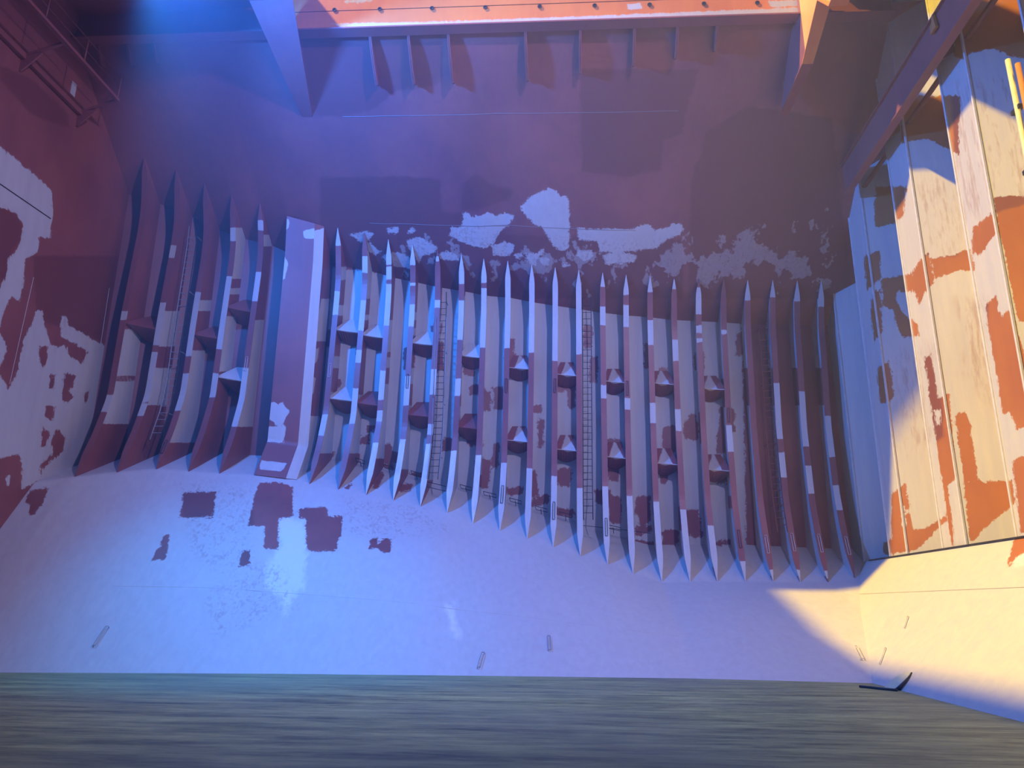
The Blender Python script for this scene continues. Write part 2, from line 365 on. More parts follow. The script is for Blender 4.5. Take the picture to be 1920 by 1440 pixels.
P = np.zeros((210, 300, 3)); Yv = np.concatenate([np.linspace(-6, 13, 11)[:-1], np.linspace(13, 30.2, 200)])
for i, Y in enumerate(Yv):
    P[i, :, 0] = XL; P[i, :, 1] = Y; P[i, :, 2] = np.linspace(0, ZD, 300)
lw = struct(grid('wall_left', P, PAINT, base='r', seq=LW, extra={'dark': [[(-40,372),(0,388),(30,400),(43,423),(40,450),(15,485),(13,515),(-40,560)], [(0,120),(60,150),(130,215),(130,240),(60,215),(0,150)], [(60,480),(230,480),(190,640),(70,600)]]}, thick=.25, tvec=(-1, 0, 0)))

# lower stool of the right bulkhead
P = np.zeros((150, 36, 3)); Yv = np.linspace(4, 34.5, 150)
for j, t in enumerate(np.linspace(0, 1, 36)):
    P[:, j, 0] = 8.3 + t*(STX-8.3); P[:, j, 1] = Yv; P[:, j, 2] = t*STZ
struct(grid('wall_right_stool', P, BULK_SUN, base='g', seq=[('r', [(1888,1063),(1902,1008),(1925,1004),(1925,1035),(1905,1045),(1893,1063)])],
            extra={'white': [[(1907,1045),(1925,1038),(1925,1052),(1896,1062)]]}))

# corrugated bulkhead: every fold is a panel
BK_RED = [[(1862,370),(1930,367),(1930,605),(1908,600),(1896,540)], [(1823,427),(1865,397),(1872,430),(1846,466),(1833,483),(1825,470)], [(1847,570),(1867,555),(1877,597),(1897,570),(1907,617),(1930,690),(1930,797),(1907,807),(1893,773),(1880,777),(1870,707),(1858,640)],
  [(1898,863),(1930,850),(1930,1000),(1913,1000),(1907,940)], [(1745,483),(1790,478),(1820,467),(1827,507),(1793,508),(1753,523)], [(1710,510),(1740,470),(1752,530),(1735,548),(1723,570),(1712,540)],
  [(1733,670),(1745,663),(1760,747),(1780,737),(1792,900),(1777,907),(1790,1022),(1783,1022),(1755,827),(1740,720)], [(1790,775),(1808,772),(1820,797),(1833,900),(1807,902)], [(1807,902),(1897,902),(1903,943),(1870,970),(1823,1015),(1818,1013)],
  [(1670,927),(1697,907),(1707,973),(1713,993),(1740,987),(1773,967),(1777,977),(1745,1005),(1717,1033),(1673,1037)], [(1653,1018),(1675,1012),(1675,1040),(1660,1040)], [(1643,693),(1667,675),(1677,740),(1670,753),(1650,757)],
  [(1653,523),(1710,513),(1717,547),(1680,547),(1680,567),(1700,593),(1720,607),(1724,630),(1690,632),(1678,600),(1676,580),(1655,575)], [(1637,545),(1650,545),(1655,620),(1640,640),(1632,590)],
  [(1690,180),(1800,180),(1797,290),(1775,278),(1740,260),(1710,263),(1690,270)], [(1640,350),(1700,350),(1693,405),(1675,420),(1640,428)], [(1780,-60),(1930,-60),(1930,110),(1895,105),(1862,92),(1820,100),(1805,112),(1790,105)], [(1620,480),(1650,470),(1652,520),(1625,545)]]
BK_HOLES = [[(1752,768),(1762,768),(1763,795),(1756,797)], [(1692,947),(1698,950),(1700,962),(1694,958)], [(1690,968),(1697,965),(1700,985),(1692,988)]]
BK_STAIN = [[(1780,150),(1930,130),(1930,380),(1800,420)], [(1715,330),(1800,320),(1800,480),(1720,480)], [(1680,660),(1760,640),(1770,820),(1690,860)], [(1790,560),(1850,560),(1860,760),(1800,700)]]
bk = struct(empty('wall_right', (XR, 20, 0)))
path = []; y = 35.3
while y > 4:
    path += [(STX+.05, y), (STX+.05, y-1.55), (XR, y-2.25), (XR, y-3.65)]; y -= 4.35
path = [(XR, 36.0)] + path
for (xa, ya), (xb, yb2) in zip(path[:-1], path[1:]):
    nv = 190 if ya > 12 else 12; P = np.zeros((22, nv, 3))
    for i, t in enumerate(np.linspace(0, 1, 22)):
        P[i, :, 0] = xa + t*(xb-xa) - XR; P[i, :, 1] = ya + t*(yb2-ya) - 20; P[i, :, 2] = np.linspace(STZ-.02, ZD, nv)
    Pw = P + np.array([XR, 20, 0])
    o = grid('panel', Pw, BULK_SUN, base='g', seq=[('r', q) for q in BK_RED] + [('g', q) for q in BK_HOLES], extra={'dark': BK_STAIN})
    o.data.transform(Matrix.Translation((-XR, -20, 0))); o.parent = bk
for (xa, ya) in path[1:]:
    if ya < 12 or xa > 12.5: continue
    o = bar('weld_seam', [(xa-XR-.01, ya-20, STZ), (xa-XR-.01, ya-20, 22)], .045, WHITE_BAR, bk, 5)
o = bar('weld_seam', [(STX-XR-.03, 4-20, STZ+.02), (STX-XR-.03, 33-20, STZ+.02)], .03, BLACK, bk, 5)
# deck with the open hatch
HX0, HX1, HY0, HY1 = -12.8, 9.6, 1.0, 24.35
dk = struct(empty('ceiling', (0, 20, ZD)))
for lo, hi in (((HX1, -40, 0), (40, 60, .3)), ((HX0, -40, 0), (HX1, HY0, .3)), ((HX0, GY, 0), (HX1, 60, .3))):
    box('deck_plate', (lo[0], lo[1]-20, lo[2]), (hi[0], hi[1]-20, hi[2]), PAINT, dk)

EDGE = [(-11.05, 24.5), (-12.75, 14.8), (-12.75, HY0)]     # unseen hatch edge, skewed to shape the sun patch on hopper and stool
pl = [(-45, 60)] + [(-45, -40), (HX0, -40), (HX0, HY0)] + EDGE[::-1] + [(-11.05, 60)]
v = [(x, y-20, z) for z in (0, .3) for x, y in pl]; k_ = len(pl)
paint_const(mesh('deck_plate', v, [tuple(range(k_-1, -1, -1)), tuple(range(k_, 2*k_))] + [(i, (i+1) % k_, (i+1) % k_ + k_, i+k_) for i in range(k_)], PAINT, dk).data)
box('deck_plate', (-11.05, GY-20, 0), (HX0+3, 40, .3), PAINT, dk)
o = empty('hatch_end_coaming', (HX0, 12, ZD)); tag(o, 'unseen upstand plate skewed to shape the sunlight, along the left hatch end', 'hatch coaming')
for (xa, ya), (xb2, yb2) in zip(EDGE[:-1], EDGE[1:]):
    L = lambda x, y, z: (x-HX0, y-12, z)
    hexa('plate', [L(xb2-.2, yb2, .3), L(xb2, yb2, .3), L(xa, ya, .3), L(xa-.2, ya, .3), L(xb2-.2, yb2, 2.1), L(xb2, yb2, 2.1), L(xa, ya, 2.1), L(xa-.2, ya, 2.1)], PAINT, o)
# ------------------------------------------------------------------ deck girder, hatch coaming, hatch end beams
def gz(X): return 23.03 - .018*(X+1.0)
gd = empty('deck_girder', (0, GY, 23)); tag(gd, 'long horizontal deck girder under the orange hatch coaming', 'girder')
nx = 60; xs = np.linspace(XL+.02, 11.95, nx)
def girder_part(name, y0, y1, z0, z1, base='r', seq=()):
    v = []
    for x in xs:
        b = gz(x); v += [(x, y0-GY, b+z0-23), (x, y1-GY, b+z0-23), (x, y1-GY, (b if z1 < 1 else ZD-.01-z1)+z1-23), (x, y0-GY, (b if z1 < 1 else ZD-.01-z1)+z1-23)]
    f = []
    for i in range(nx-1):
        a = 4*i
        for k in range(4): f.append((a+k, a+(k+1) % 4, a+4+(k+1) % 4, a+4+k))
    f += [(3, 2, 1, 0), tuple(4*(nx-1)+k for k in range(4))]
    o = mesh(name, v, f, PAINT, gd); paint_const(o.data); return o
girder_part('flange', 24.12, 24.62, 0, .06); girder_part('web', 24.40, 24.46, .06, ZD-22.6)
# coaming inside the hatch length
cm = empty('hatch_coaming', (0, 24.3, 23)); tag(cm, 'sunlit orange hatch coaming with a row of drain holes', 'hatch coaming')
CO = [('g', [(620,44),(760,42),(900,38),(1100,30),(1300,22),(1508,14),(1508,24),(1300,31),(1100,37),(900,43),(760,47),(640,52)]), ('g', [(1175,8),(1200,6),(1205,16),(1178,18)]), ('g', [(1440,2),(1500,0),(1505,10),(1445,14)]), ('g', [(640,0),(700,0),(690,6),(650,8)])]
def coam(name, z0, z1, y):
    P = np.zeros((200, 14, 3))
    for i, x in enumerate(np.linspace(-11.0, HX1-.75, 200)):
        P[i, :, 0] = x; P[i, :, 1] = y; P[i, :, 2] = np.linspace(gz(x)+z0, gz(x)+z1, 14)
    o = grid(name, P, COAMING, base='r', seq=CO, thick=.04, tvec=(0, 1, 0)); o.data.transform(Matrix.Translation((0, -24.3, -23))); o.parent = cm
    return o
coam('lower_strake', .06, .98, 24.33); coam('upper_strake', 1.01, 3.7, 24.32)
for px_ in (627,712,810,910,1012,1115,1218,1320,1420):
    q = at(px_, 17-(px_-712)*.0165, 24.31); v = []; nseg = 14
    for r_, yy in ((.085, 0), (.085, -.02), (.062, -.02), (.062, 0.0)):
        for k in range(nseg):
            a = 2*math.pi*k/nseg; v.append((q[0]+r_*math.cos(a), q[1]-24.3+yy, q[2]-23+r_*math.sin(a)))
    f = [(s*nseg+k, s*nseg+(k+1) % nseg, (s+1)*nseg+(k+1) % nseg, (s+1)*nseg+k) for s in range(3) for k in range(nseg)] + [tuple(3*nseg+k for k in range(nseg))]
    mesh('drain_hole', v, f, BLACK, cm)

def beam(name, x, w0, w1, tip, near, label):
    """hatch end beam running athwartships; tip=(y,z) on the slope, near=(y,z)"""
    o = empty(name, (x, tip[0], tip[1])); tag(o, label, 'beam', 'hatch end beams under the deck')
    (ya, za), (yb2, zb2) = tip, near; xf = x
    xa, xb = w0[0], w1[0]; wa, wb = w0[1], w1[1]
    L = lambda X, Y, Z: (X-x, Y-tip[0], Z-tip[1])
    hexa('flange', [L(xb-wb/2, yb2, zb2), L(xb+wb/2, yb2, zb2), L(xa+wa/2, ya, za), L(xa-wa/2, ya, za), L(xb-wb/2, yb2, zb2+.05), L(xb+wb/2, yb2, zb2+.05), L(xa+wa/2, ya, za+.05), L(xa-wa/2, ya, za+.05)], PAINT, o)
    t = .03
    hexa('flange', [L(xb-wb/2, 1.2, zb2), L(xb+wb/2, 1.2, zb2), L(xb+wb/2, yb2, zb2), L(xb-wb/2, yb2, zb2), L(xb-wb/2, 1.2, zb2+.05), L(xb+wb/2, 1.2, zb2+.05), L(xb+wb/2, yb2, zb2+.05), L(xb-wb/2, yb2, zb2+.05)], PAINT, o)
    hexa('web', [L(xb-t, 1.2, zb2+.05), L(xb+t, 1.2, zb2+.05), L(xb+t, yb2, zb2+.05), L(xb-t, yb2, zb2+.05), L(xb-t, 1.2, ZD), L(xb+t, 1.2, ZD), L(xb+t, yb2, ZD), L(xb-t, yb2, ZD)], PAINT, o)
    hexa('web', [L(xb-t, yb2, zb2+.05), L(xb+t, yb2, zb2+.05), L(xa+t, ya, za+.05), L(xa-t, ya, za+.05), L(xb-t, yb2, ZD), L(xb+t, yb2, ZD), L(xa+t, ya, Zs(xa, ya)+.6), L(xa-t, ya, Zs(xa, ya)+.6)], PAINT, o)
    return o
q = at(583, 243, 27.9); q2 = atZ(508, 0, 23.0); q3 = q + (q2-q)*3.0
beam('hatch_end_beam', q[0], (q[0], .30), (q2[0], 1.6), (q[1], q[2]), (q2[1], q2[2]), 'mauve hatch end beam left of the orange coaming, tapering to a tip')
q = at(1469, 218, 27.0); q2 = at(1514, 120, 24.1); q3 = at(1546, 0, 22.6); q4 = np.array([q3[0], 21.6, 20.9]); q5 = np.array([q3[0], 1.2, 20.9])  # unseen near end lowered to keep sun off the shelf and bulkhead
o = empty('hatch_end_beam', tuple(q)); tag(o, 'sunlit yellow hatch end beam at the right end of the orange coaming', 'beam', 'hatch end beams under the deck')
def BL(p, dx=0, dz=0): return (p[0]+dx-q[0], p[1]-q[1], p[2]+dz-q[2])
for a, b, wa, wb, nm in ((q, q2, .34, .38, 'knee_flange'), (q2, q3, .38, .5, 'flange'), (q3, q4, .5, .6, 'flange'), (q4, q5, .6, .6, 'flange')):
    hexa(nm, [BL(b, -wb/2), BL(b, wb/2), BL(a, wa/2), BL(a, -wa/2), BL(b, -wb/2, .05), BL(b, wb/2, .05), BL(a, wa/2, .05), BL(a, -wa/2, .05)], COAMING if nm == 'flange' else PAINT, o)  # lit flange orange, shaded knee flange red: sun edge put into colour
t = .03
prof = [q, q2, q3, q4, q5]; v = []
for p in prof: v += [BL(p, -t, .05), BL(p, t, .05), (p[0]+t-q[0], p[1]-q[1], max(ZD, p[2])-q[2]) if p is not q else BL(p, t, .5), (p[0]-t-q[0], p[1]-q[1], max(ZD, p[2])-q[2]) if p is not q else BL(p, -t, .5)]
def loft4(m_):
    f = []
    for i in range(m_-1):
        a = 4*i
        for k in range(4): f.append((a+k, a+(k+1) % 4, a+4+(k+1) % 4, a+4+k))
    return f + [(3, 2, 1, 0), tuple(4*(m_-1)+k for k in range(4))]
w = mesh('knee_web', v[:8], loft4(2), PAINT, o); paint_const(w.data)
w = mesh('web', v[4:], loft4(4), OCHRE_SUN, o); paint_const(w.data)

# brackets between girder and slope
BR = [((185,73),(192,98)),((240,72),(247,97)),((288,72),(296,96)),((693,70),(710,147)),((765,67),(776,144)),((840,64),(850,141)),((985,58),(988,138)),((1088,55),(1088,135)),((1190,51),(1184,131)),((1271,48),(1262,130)),((1345,43),(1333,127))]
words = ['first','second','third','fourth','fifth','sixth','seventh','eighth','ninth','tenth','eleventh','twelfth','thirteenth','fourteenth','fifteenth','sixteenth','seventeenth','eighteenth','nineteenth','twentieth','twenty-first','twenty-second','twenty-third','twenty-fourth','twenty-fifth','twenty-sixth']
for k, (a, b) in enumerate(BR):
    x = float(at(*a, 24.6)[0]); z0 = gz(x)+.06
    if k < 3: ye = 25.3
    else: ye = 26.25 - max(0, k-6)*.17
    zs_ = float(Zs(x, ye))
    o = empty('girder_bracket', (x, 24.5, z0))
    lab = ('small pale-edged bracket under the girder left of the left beam, %s from the left' % words[k]) if k < 3 else ('triangular bracket plate hanging below the orange coaming, %s from the left' % words[k-3])
    tag(o, lab, 'bracket', 'brackets between deck girder and topside slope')
    pr = [(.06, .0), (.06, 1.0)]
    for t_ in np.linspace(0, 1, 5): pr.append((.5 + t_*(ye-24.5-.5), float(Zs(x, 25.0+t_*(ye-25.0)))+.03 - z0))
    ze = zs_ - z0
    pr += [(ye-24.5, ze-.12), (ye-24.5-.18, ze-.16), (ye-24.5-.28, ze-.30)]
    ym, zm = (ye-24.5-.28), ze-.30
    for t_ in (.25, .5, .75): pr.append((ym + t_*(.06-ym), zm + t_*(0-zm) - .10*math.sin(math.pi*t_)))
    poly_plate('plate', pr, -.02, .02, PAINT, o)
    rimp = pr[-6:] + [pr[0]]
    pts = [(0, yy, zz) for yy, zz in rimp]
    v, f = [], []
    for (yy, zz) in rimp: v += [(-.05, yy, zz), (.05, yy, zz), (.05, yy+.01, zz+.03), (-.05, yy+.01, zz+.03)]
    for i in range(len(rimp)-1):
        for kk in range(4): f.append((4*i+kk, 4*i+(kk+1) % 4, 4*i+4+(kk+1) % 4, 4*i+4+kk))
    e = mesh('edge_strip', v, f, PAINT, o); paint_const(e.data)

# ------------------------------------------------------------------ hull frames
FL_GREY = {0:[(583,600),(740,773)],1:[(460,483),(567,647),(660,750),(756,780)],2:[(548,668),(700,770)],3:[(427,452),(518,655),(700,745)],4:[(413,432),(510,565),(690,800)],
 7:[(424,461),(546,590),(777,817)],8:[(480,512),(563,620),(656,680),(728,795)],9:[(445,495),(500,523),(533,610),(695,750),(770,790),(830,930)],10:[(455,497),(530,537),(571,612),(705,760),(823,940)],11:[(480,490),(563,577),(692,740),(795,815),(832,950)],
 12:[(474,532),(563,637),(710,742),(845,965)],13:[(480,530),(540,652),(853,985)],14:[(485,653),(868,1000)],15:[(490,661),(878,1012)],16:[(498,677),(893,1030)],17:[(500,665),(915,1048)],18:[(508,538),(575,610),(722,747),(912,1062)],
 19:[(512,553),(572,613),(746,768),(930,1080)],20:[(512,548),(600,647),(755,793),(940,1095)],21:[(524,542),(637,677),(767,808),(955,1095)],22:[(539,589),(610,624),(634,642),(985,1095)],23:[(619,628),(797,847),(1052,1095)],
 24:[(525,563),(1068,1095)],25:[(525,557),(718,823),(848,895),(1068,1095)],26:[(525,565),(734,837),(873,925),(1070,1084)],27:[(525,575),(780,857),(910,957)]}
WEB_GREY = {0:[(617,705),(715,795)],1:[(583,650),(690,760)],2:[(563,583),(657,767),(690,830)],3:[(427,523),(540,552),(593,697)],4:[(440,462),(600,800)],7:[(500,525),(572,592),(668,690),(735,850)],8:[(470,560),(590,600),(740,850)],
 9:[(600,660),(670,690),(720,860)],10:[(585,600),(615,630),(690,720),(760,880)],11:[(600,640),(700,900)]}
LOOK = {0:'leftmost dark red hull frame beside the left bulkhead, bowed at its foot',1:'second hull frame from the left bulkhead, grey paint blocks, left of the long ladder',2:'third hull frame from the left bulkhead, just right of the slanted ladder',
 3:'fourth hull frame from the left bulkhead, with two long grey paint blocks',4:'fifth hull frame from the left bulkhead, next left of the wide box pillar',7:'first narrow hull frame right of the wide box pillar',24:'fourth hull frame from the right bulkhead, brown with a grey tip, beside the dark ladder',
 25:'third hull frame from the right bulkhead, brown with long grey blocks',26:'second hull frame from the right bulkhead, with two long grey blocks',27:'rightmost hull frame beside the corrugated bulkhead, orange-brown at its foot'}
GRIPS = {4:[(458,680)],7:[(617,692)],10:[(763,712)],14:[(947,720),(938,930)],16:[(1038,720),(1036,960)],19:[(1175,725)],23:[(1366,775),(1393,1012)],24:[(1438,1022)],25:[(1488,1018)],26:[(1538,1020)],27:[(1590,1025)],2:[(312,845)],18:[(1133,990)]}
FW = .25
def fprof(i, n=64):
    """levels along the flange: X, Y, z from toe to head"""
    pt, pb = PT[i], PB[i]; z = np.linspace(pb[2], pt[2], n); ym = float(Ym_i(i)); h = pt[2]-pb[2]
    zz = [pb[2], pb[2]+.8, pb[2]+1.8, pb[2]+3.4, pb[2]+.5*h, pt[2]-3.2, pt[2]-2.2, pt[2]-1.1, pt[2]]; pk = float(np.interp(i, [0, 5, 10, 20, 27], [.25, .15, .10, -.10, -.25])); lo_ = float(np.interp(i, [0, 10, 20, 27], [-.10, -.12, -.2, -.3]))
    yy = [pb[1], pb[1]+.25*(ym+lo_-pb[1]), pb[1]+.6*(ym+lo_-pb[1]), ym+lo_, ym, ym+pk, ym+pk*.9, pt[1]+.6*(ym+pk-pt[1]), pt[1]]
    Y = np.interp(z, zz, yy); k = np.array([.25, .5, .25])
    for _ in range(2): Y[1:-1] = np.convolve(Y, k, 'valid')
    X = pb[0] + (pt[0]-pb[0])*(z-pb[2])/h
    return X, Y, z
def ranges_field(y, rs):
    f = np.full(len(y), -60.0)
    for a, b in rs: f = np.maximum(f, np.minimum(y-a, b-y))
    return np.clip(f, -60, 60)
def frame(i):
    X, Y, z = fprof(i); n = len(z); base = PB[i]
    root = empty('hull_frame', tuple(base))
    lab = LOOK.get(i) or ('hull frame on the side shell, %s to the right of the wide box pillar' % words[i-7])
    tag(root, lab, 'hull frame', 'vertical hull frames on the side shell')
    top = z[-1]-z; bot = z-z[0]
    wd_ = FW*np.clip(np.minimum(top/.75+.06, bot/1.0+.05), 0, 1)
    v = np.zeros((n, 6, 3))
    for k, (s, dy) in enumerate(((-1, 0), (0, 0), (1, 0), (1, .03), (0, .03), (-1, .03))):
        v[:, k, 0] = X + s*wd_/2; v[:, k, 1] = Y+dy; v[:, k, 2] = z
    f = []
    for j in range(n-1):
        for k in range(6): f.append((6*j+k, 6*j+(k+1) % 6, 6*j+6+(k+1) % 6, 6*j+6+k))
    f += [(5, 4, 3, 2, 1, 0), tuple(6*(n-1)+k for k in range(6))]
    vw = v.reshape(-1, 3); py = proj(vw)[:, 1]
    g = ranges_field(py, FL_GREY.get(i, []))
    d = np.full(len(vw), -60.0)
    mesh('flange', vw-base, f, PAINT_SHARP, root, attrs={'grey': g, 'dark': d, 'smear': d, 'white': np.where((py > 820) & (8 < i < 14), 2.0, -60.0)})
    # web: levels from the shell corner to the shell corner, back edge follows hopper, shell and topside slope
    nw = 70; zl = np.linspace(z[0], z[-1], nw); Xw = np.interp(zl, z, X); Yf = np.interp(zl, z, Y)+.03
    ysh = Ysh_X(Xw); zc, zct = zc_X(Xw), Zs(Xw, ysh)
    yb_, zb_ = Yb_X(Xw), zb_X(Xw)
    back = ysh.copy()
    lowm = zl < zc; back[lowm] = (yb_ + (zl-zb_)/np.maximum(zc-zb_, .1)*(ysh-yb_))[lowm]
    upm = zl > zct; back[upm] = (Yt_X(Xw) + (zt_X(Xw)-zl)/slope_m(Xw))[upm]
    back = np.maximum(back+.02, Yf+.01)
    t = .02; v = np.zeros((nw, 6, 3))
    for k, (s, fr) in enumerate(((-1, 0), (1, 0), (1, .5), (1, 1), (-1, 1), (-1, .5))):
        v[:, k, 0] = Xw + s*t; v[:, k, 1] = Yf + fr*(back-Yf); v[:, k, 2] = zl
    f = []
    for j in range(nw-1):
        for k in range(6): f.append((6*j+k, 6*j+(k+1) % 6, 6*j+6+(k+1) % 6, 6*j+6+k))
    f += [(5, 4, 3, 2, 1, 0), tuple(6*(nw-1)+k for k in range(6))]
    vw = v.reshape(-1, 3); pp = proj(vw); r2 = random.Random(i*13+5)
    if i in WEB_GREY: g = ranges_field(pp[:, 1], WEB_GREY[i])
    elif i < 24:
        rs = []; y = 545+r2.uniform(0, 20)
        while y < 1000: L = r2.uniform(90, 260); rs.append((y, y+L)); y += L + r2.uniform(12, 60)
        g = ranges_field(pp[:, 1], rs)
    else: g = ranges_field(pp[:, 1], [(560, 690), (760, 1080)])
    d = np.full(len(vw), -60.0)
    mesh('web', vw-base, f, PAINT_SHARP, root, attrs={'grey': g, 'dark': d, 'smear': d, 'white': d})
    for (gx, gy) in GRIPS.get(i, []):
        # long oval foothold bar welded on the flange face
        hz = 13 if gy < 900 else 17
        za, zb2 = at(gx, gy+hz, Y.mean())[2], at(gx, gy-hz, Y.mean())[2]
        pts = []
        for zz, sx in ((za, -1), (za+.08, -1.0), (zb2-.08, -1.0), (zb2, -1), (zb2, 1), (zb2-.08, 1), (za+.08, 1), (za, 1), (za, -1)):
            pts.append((np.interp(zz, z, X)+sx*.045-base[0], np.interp(zz, z, Y)-.035-base[1], zz-base[2]))
        bar('hand_grip', pts, .012, WHITE_BAR if i in (4, 7, 24, 25, 26, 27) else BLACK, root, 5)
    return root
for i in range(28):
    if i not in (5, 6): frame(i)

# wide box pillar between the fifth and sixth frames
bx = empty('box_pillar', tuple(PB[5])); tag(bx, 'wide boxed pillar, red with torn grey paint patches, among the hull frames', 'pillar'); b0 = PB[5]
nb = 90; h = np.linspace(0, 1, nb)
def pil(name, f0, f1, seq, base='r', nu=14, thick=0, tv=None):
    P = np.zeros((nu, nb, 3))
    for iu, u in enumerate(np.linspace(0, 1, nu)):
        A, B = f0(h), f1(h); P[iu] = A + (B-A)*u
    o = grid(name, P, PAINT_SHARP, base=base, seq=seq); o.data.transform(Matrix.Translation(tuple(-b0))); o.parent = bx; return o
_tl, _tr, _bl, _br = at(538, 405, 30.75), at(590, 419, 31.1), at(476, 890, 29.9), at(536, 897, 30.25)
ymid = 31.3
def vert(a, b, dx=0.0, dy=0.0):
    def g(hh):
        z = b[2] + (a[2]-b[2])*hh; zz = [b[2], b[2]+1.6, a[2]-1.8, a[2]]
        Y = np.interp(z, zz, [b[1], (ymid if a[0] > -12.2 else ymid-.35), (ymid if a[0] > -12.2 else ymid-.35), a[1]]) + dy
        return np.stack([b[0] + (a[0]-b[0])*hh + dx, Y, z], -1)
    return g
eL, eR = vert(_tl, _bl), vert(_tr, _br); cR = vert(_tr, _br, .34, .30)
def deep(a, dx):
    def g(hh):
        p = a(hh).copy(); p[:, 0] += dx; ysh = Ysh_X(p[:, 0])
        zc, zct = zc_X(p[:, 0]), Zs(p[:, 0], ysh); back = ysh.copy()
        lo = p[:, 2] < zc; back[lo] = (Yb_X(p[:, 0]) + (p[:, 2]-zb_X(p[:, 0]))/np.maximum(zc-zb_X(p[:, 0]), .1)*(ysh-Yb_X(p[:, 0])))[lo]
        hi = p[:, 2] > zct; back[hi] = (Yt_X(p[:, 0]) + (zt_X(p[:, 0])-p[:, 2])/slope_m(p[:, 0]))[hi]
        p[:, 1] = np.maximum(back+.03, p[:, 1]+.01); return p
    return g
BXP = [('g', [(532,408),(543,412),(541,430),(531,432)]), ('g', [(568,432),(590,428),(590,448),(570,447)]), ('g', [(526,480),(534,481),(541,495),(537,510),(534,524),(522,527)]),
       ('g', [(500,768),(510,752),(522,758),(530,752),(536,765),(544,770),(536,782),(530,797),(517,795),(505,785)]), ('g', [(500,800),(537,798),(532,830),(495,828)]), ('g', [(488,863),(537,868),(530,884),(487,880)])]
pil('front_panel', eL, eR, BXP); pil('chamfer_panel', eR, cR, [('g', [(560,440),(640,420),(600,900),(500,900)])], nu=6)
pil('side_panel', cR, deep(cR, 0), [('g', [(602,560),(618,560),(612,640),(590,640)]), ('g', [(585,655),(598,652),(594,680),(584,682)]), ('g', [(580,705),(592,708),(588,740),(574,742)]), ('g', [(560,780),(600,780),(580,900),(540,900)])])
pil('side_panel', deep(eL, 0), eL, [], nu=6)
top_ = np.array([eL(np.array([1.]))[0], eR(np.array([1.]))[0], cR(np.array([1.]))[0], deep(cR, 0)(np.array([1.]))[0], deep(eL, 0)(np.array([1.]))[0]])
bot_ = np.array([eL(np.array([0.]))[0], eR(np.array([0.]))[0], cR(np.array([0.]))[0], deep(cR, 0)(np.array([0.]))[0], deep(eL, 0)(np.array([0.]))[0]])
o = mesh('top_plate', top_-b0, [(0, 1, 2, 3, 4)], PAINT_SHARP, bx); paint_const(o.data)
o = mesh('bottom_plate', bot_-b0, [(4, 3, 2, 1, 0)], PAINT_SHARP, bx); paint_const(o.data)

